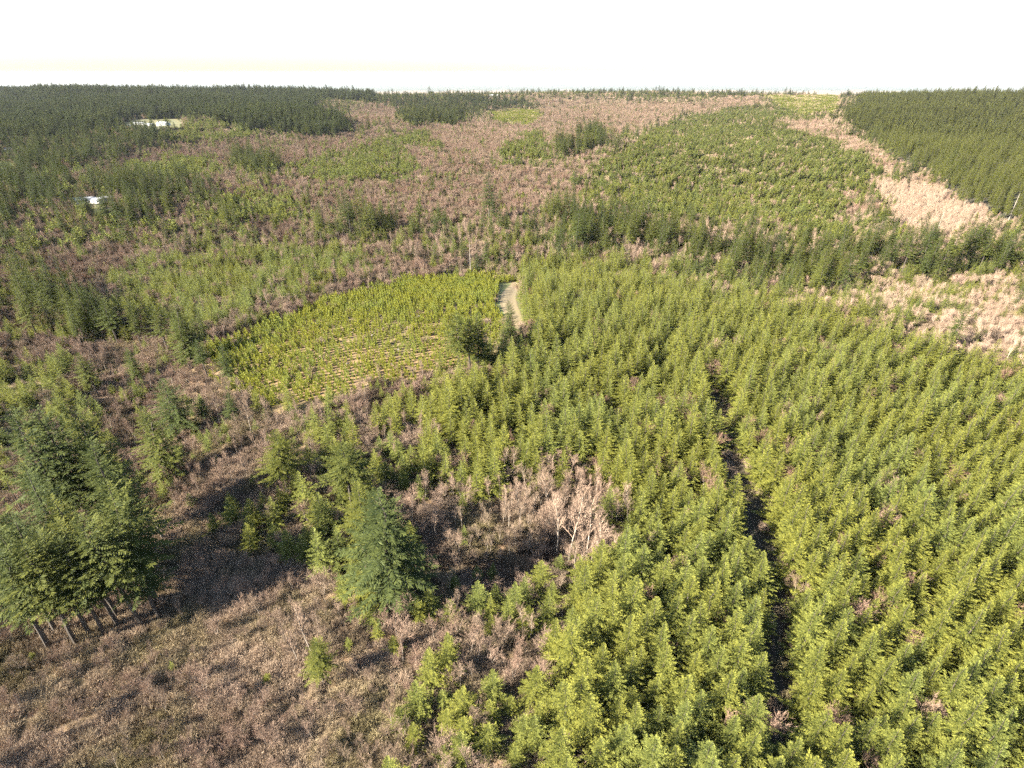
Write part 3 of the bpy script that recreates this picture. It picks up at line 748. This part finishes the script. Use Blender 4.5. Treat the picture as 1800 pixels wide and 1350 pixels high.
def individuals(kind, name, forms, lows, cut, words, cat, parts=True, extra=(), zn=True, massname=None, masslabel=None, ref=12):
    P = np.concatenate(acc[kind])
    x, y, z, h, w, ti, zo, D = P.T
    u, v, Z = project(x, y, z); u2, v2, _ = project(x, y, z + h * ref)
    size = h / Z
    vis = (u2 > 5) & (u2 < 1795) & (v2 < 1340) & (v > 20)
    if kind == "fir": vis &= ((zo != Z_MR) | (u < 1795))
    order = np.argsort(-np.where(vis, size, 0)); pick = order[:max(0, 300 - len(extra))]
    isin = np.zeros(len(x), bool); isin[pick] = True
    R = random.Random(5)
    protos = []
    def make(me3):
        if parts:
            e = bpy.data.objects.new(name, None); e.empty_display_size = .5; COL.objects.link(e)
            link("trunk", me3[1], e); link("crown", me3[2], e); return e
        return link(name, me3[0])
    for i, me3 in enumerate(forms): protos.append([me3, None])
    def place(X, Y, Zz, sh, sw, tint, label, group, f=None):
        f = R.randrange(len(forms)) if f is None else f
        me3, pr = protos[f]
        if pr is None: o = make(me3); protos[f][1] = o
        else:
            o = pr.copy(); COL.objects.link(o)
            for c in list(pr.children):
                q = c.copy(); COL.objects.link(q); q.parent = o
        o.location = (X, Y, Zz - .1); o.rotation_euler = (R.gauss(0, .025), R.gauss(0, .025), R.uniform(0, 6.283)); o.scale = (sw, sw, sh)
        tag(o, label, cat, group)
        for q in ([o] + list(o.children)): q["tint"] = float(tint)
        return o
    for (X, Y, Zz, hh, lab) in extra:
        place(X, Y, Zz, hh / ref, hh / ref * (1.2 if "left clump" in lab or "picture edge" in lab else 1.75 if ("lone" in lab or "single" in lab or "lower middle" in lab or "broad" in lab) else 1.4) * (1 if kind == "fir" else .55), R.uniform(-.45, .0) if "light green" not in lab and "bright" not in lab else .9, lab, None, f=(5 + R.randrange(2)) if kind == "fir" and "bare trunk" in lab and "above" not in lab else None)
    stands = {}
    for i in pick: stands.setdefault(where(int(zo[i]), u[i], v[i]), []).append(i)
    for s, members in stands.items():
        members = np.array(members); n = len(members)
        gname = name.replace("_", " ") + "s " + s
        uo = np.argsort(np.argsort(u[members])); vo = np.argsort(np.argsort(-v[members])); ho = np.argsort(np.argsort(h[members]))
        sides = ("leftmost part", "left part", "middle", "right part", "rightmost part") if n > 40 else ("left part", "middle", "right part") if n > 8 else ("left part", "right part")
        deep = ("near ", "", "far ") if n > 24 else ("near ", "far ") if n > 6 else ("",)
        big = ("short", "slender", "tall") if kind == "bushy" or kind == "sapling" else ("low", "mid height", "high")
        big = {"young": ("short", "middling", "tall"), "fir": ("shorter", "middling", "tallest"), "alder": ("short", "middling", "tall"), "bushy": ("low", "middling", "higher"), "sapling": ("tiny", "small", "larger")}[kind]
        for a, i in enumerate(members):
            sd = sides[min(len(sides) - 1, uo[a] * len(sides) // n)]; dp = deep[min(len(deep) - 1, vo[a] * len(deep) // n)]
            sz = big[min(2, ho[a] * 3 // n)] + " " if n > 3 else ""
            if n == 1: lab = words + " " + s
            else: lab = sz + words + ", " + dp + sd + ", " + s
            place(x[i], y[i], z[i], h[i], w[i], ti[i], lab, gname)
    rest = ~isin
    x, y, z, h, w, ti, D = x[rest], y[rest], z[rest], h[rest], w[rest], ti[rest], D[rest]
    nf, nl = len(forms), len(lows)
    ix = np.where(D < cut, rng.integers(0, nf, len(x)), nf + rng.integers(0, max(nl, 1), len(x)))
    mass(massname, [f[0] for f in forms] + [l[0] for l in lows], (x, y, z, h, w, ti, ix), masslabel)
    print(kind, len(P))

individuals("young", "young_conifer", YOUNG, YLOW, 520, "young conifer", "conifer", massname="conifer_plantation", masslabel="dense mass of young green conifers planted over the hills", ref=12)
individuals("fir", "tall_fir", FIR, FLOW, 1300, "dark fir", "fir tree", extra=fixed_firs, massname="fir_forest", masslabel="far dark forest of tall old firs", ref=32)
individuals("alder", "bare_alder", ALDER, ALDER[:2], 1e9, "pale alder", "alder tree", extra=fixed_alders, massname="alder_wood", masslabel="leafless grey pink alder wood", ref=13)
individuals("bushy", "bare_tree", BUSHY, BUSHY[:1], 1e9, "russet bare tree", "bare tree", massname="bare_tree_thicket", masslabel="thicket of low leafless russet trees", ref=8)
individuals("sapling", "sapling", SAP, SAP[:1], 1e9, "yellow green sapling", "sapling", parts=False, massname="sapling_rows", masslabel="rows of small yellow green saplings", ref=4)
P = np.concatenate(acc["brush"]); x, y, z, h, w, ti, zo, D = P.T
mass("brush", BRUSH, (x, y, z, h, w, ti, rng.integers(0, len(BRUSH), len(x))), "leafless brown and pink brush covering the ground")
print("brush", len(P))

# ------------------------------------------------------------------ dead poles
def pole(ua, va, vb, r, label, limbs=8, lean=0.0, mat=None):
    ub = foot(ua, va, vb); x, y, z, h = height_for(ub, vb, va); R = random.Random(int(ua))
    b = Buf(); tube(b, [(0, 0, -.3), (lean * h * .4, 0, h * .5), (lean * h, 0, h)], [r, r * .7, r * .25], 7, 0)
    o = bpy.data.objects.new("dead_tree", None); COL.objects.link(o); o.location = (x, y, z)
    link("trunk", b.mesh("trunk", [mat or M_DEAD]), o)
    b = Buf()
    for i in range(limbs):
        t = R.uniform(.45, .97); a = R.uniform(0, 6.28); l = h * .09 * R.uniform(.5, 1.2)
        p = np.array((lean * h * t, 0, h * t)); q = p + np.array((math.cos(a), math.sin(a), R.uniform(-.1, .5))) * l
        tube(b, [p, q], [r * .25, r * .08], 4, 0)
    link("branch", b.mesh("branch", [mat or M_DEAD]), o)
    tag(o, label, "dead tree")
pole(825, 424, 484, .28, "tall bare dead pole at the top edge of the sapling field", 14)
pole(1793, 340, 388, .4, "pale dead pole in front of the old stand at the right edge", 5)
pole(1660, 372, 420, .5, "white dead pole in the pale alders near the far stand", 6)
pole(12, 850, 905, .25, "dark bare pole in the gap of the left fir clump", 3, mat=M_BARK)
pole(3, 872, 892, .25, "short dark pole at the left edge in the gap of the fir clump", 2, mat=M_BARK)
pole(270, 910, 948, .3, "pale broken stub standing in the shade right of the left clump", 2)

# pale stumps and rocks among the saplings
def stone_mesh(seed):
    R = random.Random(seed); b = Buf(); V = []; n = 7
    for k, (zz_, rr) in enumerate(((-.1, .8), (.25, 1.0), (.6, .7))):
        for i in range(n): a = 6.283 * i / n; q = rr * R.uniform(.75, 1.15); V.append((math.cos(a) * q, math.sin(a) * q * .8, zz_ * R.uniform(.8, 1.2)))
    F = [(k * n + i, k * n + (i + 1) % n, (k + 1) * n + (i + 1) % n, (k + 1) * n + i) for k in range(2) for i in range(n)] + [tuple(range(2 * n, 3 * n))]
    b.add(np.array(V), F); return b.mesh("pale_stump", [M_DEAD])
SM = [stone_mesh(i) for i in range(4)]
for (u_, v_, s_) in [(735,557,1.1),(728,560,.9),(765,528,.6),(775,520,.6),(612,550,.8),(640,555,.7),(655,590,.8),(720,540,.6),(700,615,.8),(655,545,.6),(790,500,.6),(820,505,.7),(560,600,.7),(520,640,.8),(690,640,.8),(610,640,.6),(745,600,.6),(480,620,.6),(590,575,.6),(745,505,.5)]:
    x_, y_, z_ = unproject(u_, v_); o = link("pale_stump", SM[int(u_) % 4]); o.location = (x_, y_, z_ + .1); o.scale = (s_, s_, s_ * .8); o.rotation_euler = (0, 0, u_)
    tag(o, "pale weathered stump lying among the saplings of the bright field", "stump", "pale stumps in the sapling field")

# ------------------------------------------------------------------ far farm buildings
def flat_mat(name, c, rough=.7, sc=.8, var=.12):
    return bark_mat(name, tuple(k * (1 - var) for k in c), tuple(min(.95, k * (1 + var)) for k in c), sc)
M_WHITE = flat_mat("white_paint", (.6, .6, .59)); M_METAL = flat_mat("pale_metal_roof", (.24, .25, .27)); M_DROOF = flat_mat("dark_shingles", (.14, .14, .15))
M_RED = flat_mat("brown_siding", (.22, .14, .10)); M_GLASS, N, L = new_mat("window_glass")
o_ = N.new("ShaderNodeOutputMaterial"); p_ = N.new("ShaderNodeBsdfPrincipled"); p_.inputs[0].default_value = (.03, .04, .05, 1); p_.inputs['Roughness'].default_value = .1; L.new(p_.outputs[0], o_.inputs[0])
def box(b, c, s, mat=0):
    x0, y0, z0 = (c[i] - s[i] / 2 for i in range(3)); x1, y1, z1 = (c[i] + s[i] / 2 for i in range(3))
    b.add(np.array([(x0,y0,z0),(x1,y0,z0),(x1,y1,z0),(x0,y1,z0),(x0,y0,z1),(x1,y0,z1),(x1,y1,z1),(x0,y1,z1)]), [(0,3,2,1),(4,5,6,7),(0,1,5,4),(1,2,6,5),(2,3,7,6),(3,0,4,7)], mat)
def building(name, u, v, w, dp, h, pitch, rot, wall, roof, label, cat, group=None):
    x, y, z = unproject(u, v)
    e = bpy.data.objects.new(name, None); COL.objects.link(e); e.location = (x, y, z - .2); e.rotation_euler = (0, 0, rot)
    b = Buf(); rh = dp / 2 * pitch
    V = [(-w/2,-dp/2,-2),(w/2,-dp/2,-2),(w/2,dp/2,-2),(-w/2,dp/2,-2),(-w/2,-dp/2,h),(w/2,-dp/2,h),(w/2,dp/2,h),(-w/2,dp/2,h),(-w/2,0,h+rh),(w/2,0,h+rh)]
    b.add(np.array(V, float), [(0,1,5,4),(2,3,7,6),(1,2,6,9,5),(3,0,4,8,7)]); link("wall", b.mesh("wall", [wall]), e)
    b = Buf(); o_ = .6; t = .25
    for s in (-1, 1):
        a = [(-w/2-o_, s*(dp/2+o_), h-o_*pitch+.05), (w/2+o_, s*(dp/2+o_), h-o_*pitch+.05), (w/2+o_, 0, h+rh+.05), (-w/2-o_, 0, h+rh+.05)]
        q = a + [(i, j, k + t) for i, j, k in a]
        b.add(np.array(q, float), [(0,1,2,3),(4,5,6,7),(0,1,5,4),(1,2,6,5),(2,3,7,6),(3,0,4,7)])
    link("roof", b.mesh("roof", [roof]), e)
    b = Buf(); box(b, (0, -dp/2-.04, min(h*.45, 1.6)), (min(w*.2, 4), .1, min(h*.9, 3))); link("door", b.mesh("door", [M_DROOF]), e)
    b = Buf(); box(b, (0, 0, 0), (1.6, .1, 1.2)); wm = b.mesh("window", [M_GLASS])
    for k in (-.33, .33):
        q = link("window", wm, e); q.location = (w * k, -dp/2-.05, h * .6)
    tag(e, label, cat, group)
building("barn", 288, 221, 26, 16, 6, .35, -.25, M_WHITE, M_METAL, "large white barn, rightmost of the far farm buildings in the pale clearing", "barn")
building("farm_shed", 262, 221, 30, 9, 4, .3, -.35, M_WHITE, M_METAL, "long white shed in the middle of the far farm", "shed")
building("farm_shed", 246, 219, 22, 9, 4, .3, .15, M_WHITE, M_METAL, "white shed left of the long one at the far farm", "shed")
building("farm_shed", 230, 223, 20, 8, 3.5, .3, -.3, M_WHITE, M_METAL, "low pale shed at the left end of the far farm", "shed")
building("farm_house", 308, 200, 14, 9, 4, .5, .2, M_WHITE, M_METAL, "small white house at the dark forest edge behind the far farm", "house")
building("house", 26, 267, 22, 12, 5, .4, .4, M_WHITE, M_METAL, "white house among trees by the road at the left edge", "house")
building("house", 172, 356, 15, 9, 3.5, .4, -.2, M_WHITE, M_METAL, "white roofed house in the small clearing at the left", "house")
building("house", 148, 356, 16, 9, 3.5, .4, .3, M_WHITE, M_METAL, "pale long house left of the other one in the small clearing", "house")
building("garage", 188, 374, 7, 6, 3, .4, .1, M_WHITE, M_METAL, "small pale garage in front of the clearing houses", "garage")
building("cabin", 190, 352, 8, 6, 3, .4, .5, M_RED, M_DROOF, "small brown cabin behind the clearing houses", "cabin")
building("far_house", 868, 171, 40, 20, 9, .4, 0, M_WHITE, M_METAL, "white house on the far ridge at the top", "house")

# ------------------------------------------------------------------ air
HAZE = 0.000013
b = Buf(); box(b, (0, 17000, -435), (170000, 35600, 1150))
hz = b.mesh("haze", []); M_HZ, N, L = new_mat("haze_air")
out = N.new("ShaderNodeOutputMaterial"); pv = N.new("ShaderNodeVolumePrincipled"); pv.inputs['Color'].default_value = (.80, .88, 1, 1); pv.inputs['Density'].default_value = HAZE
pv.inputs['Anisotropy'].default_value = .1
L.new(pv.outputs[0], out.inputs['Volume']); hz.materials.append(M_HZ)
o = link("haze", hz); o["kind"] = "stuff"; o["label"] = "thin bluish winter haze over the hills"
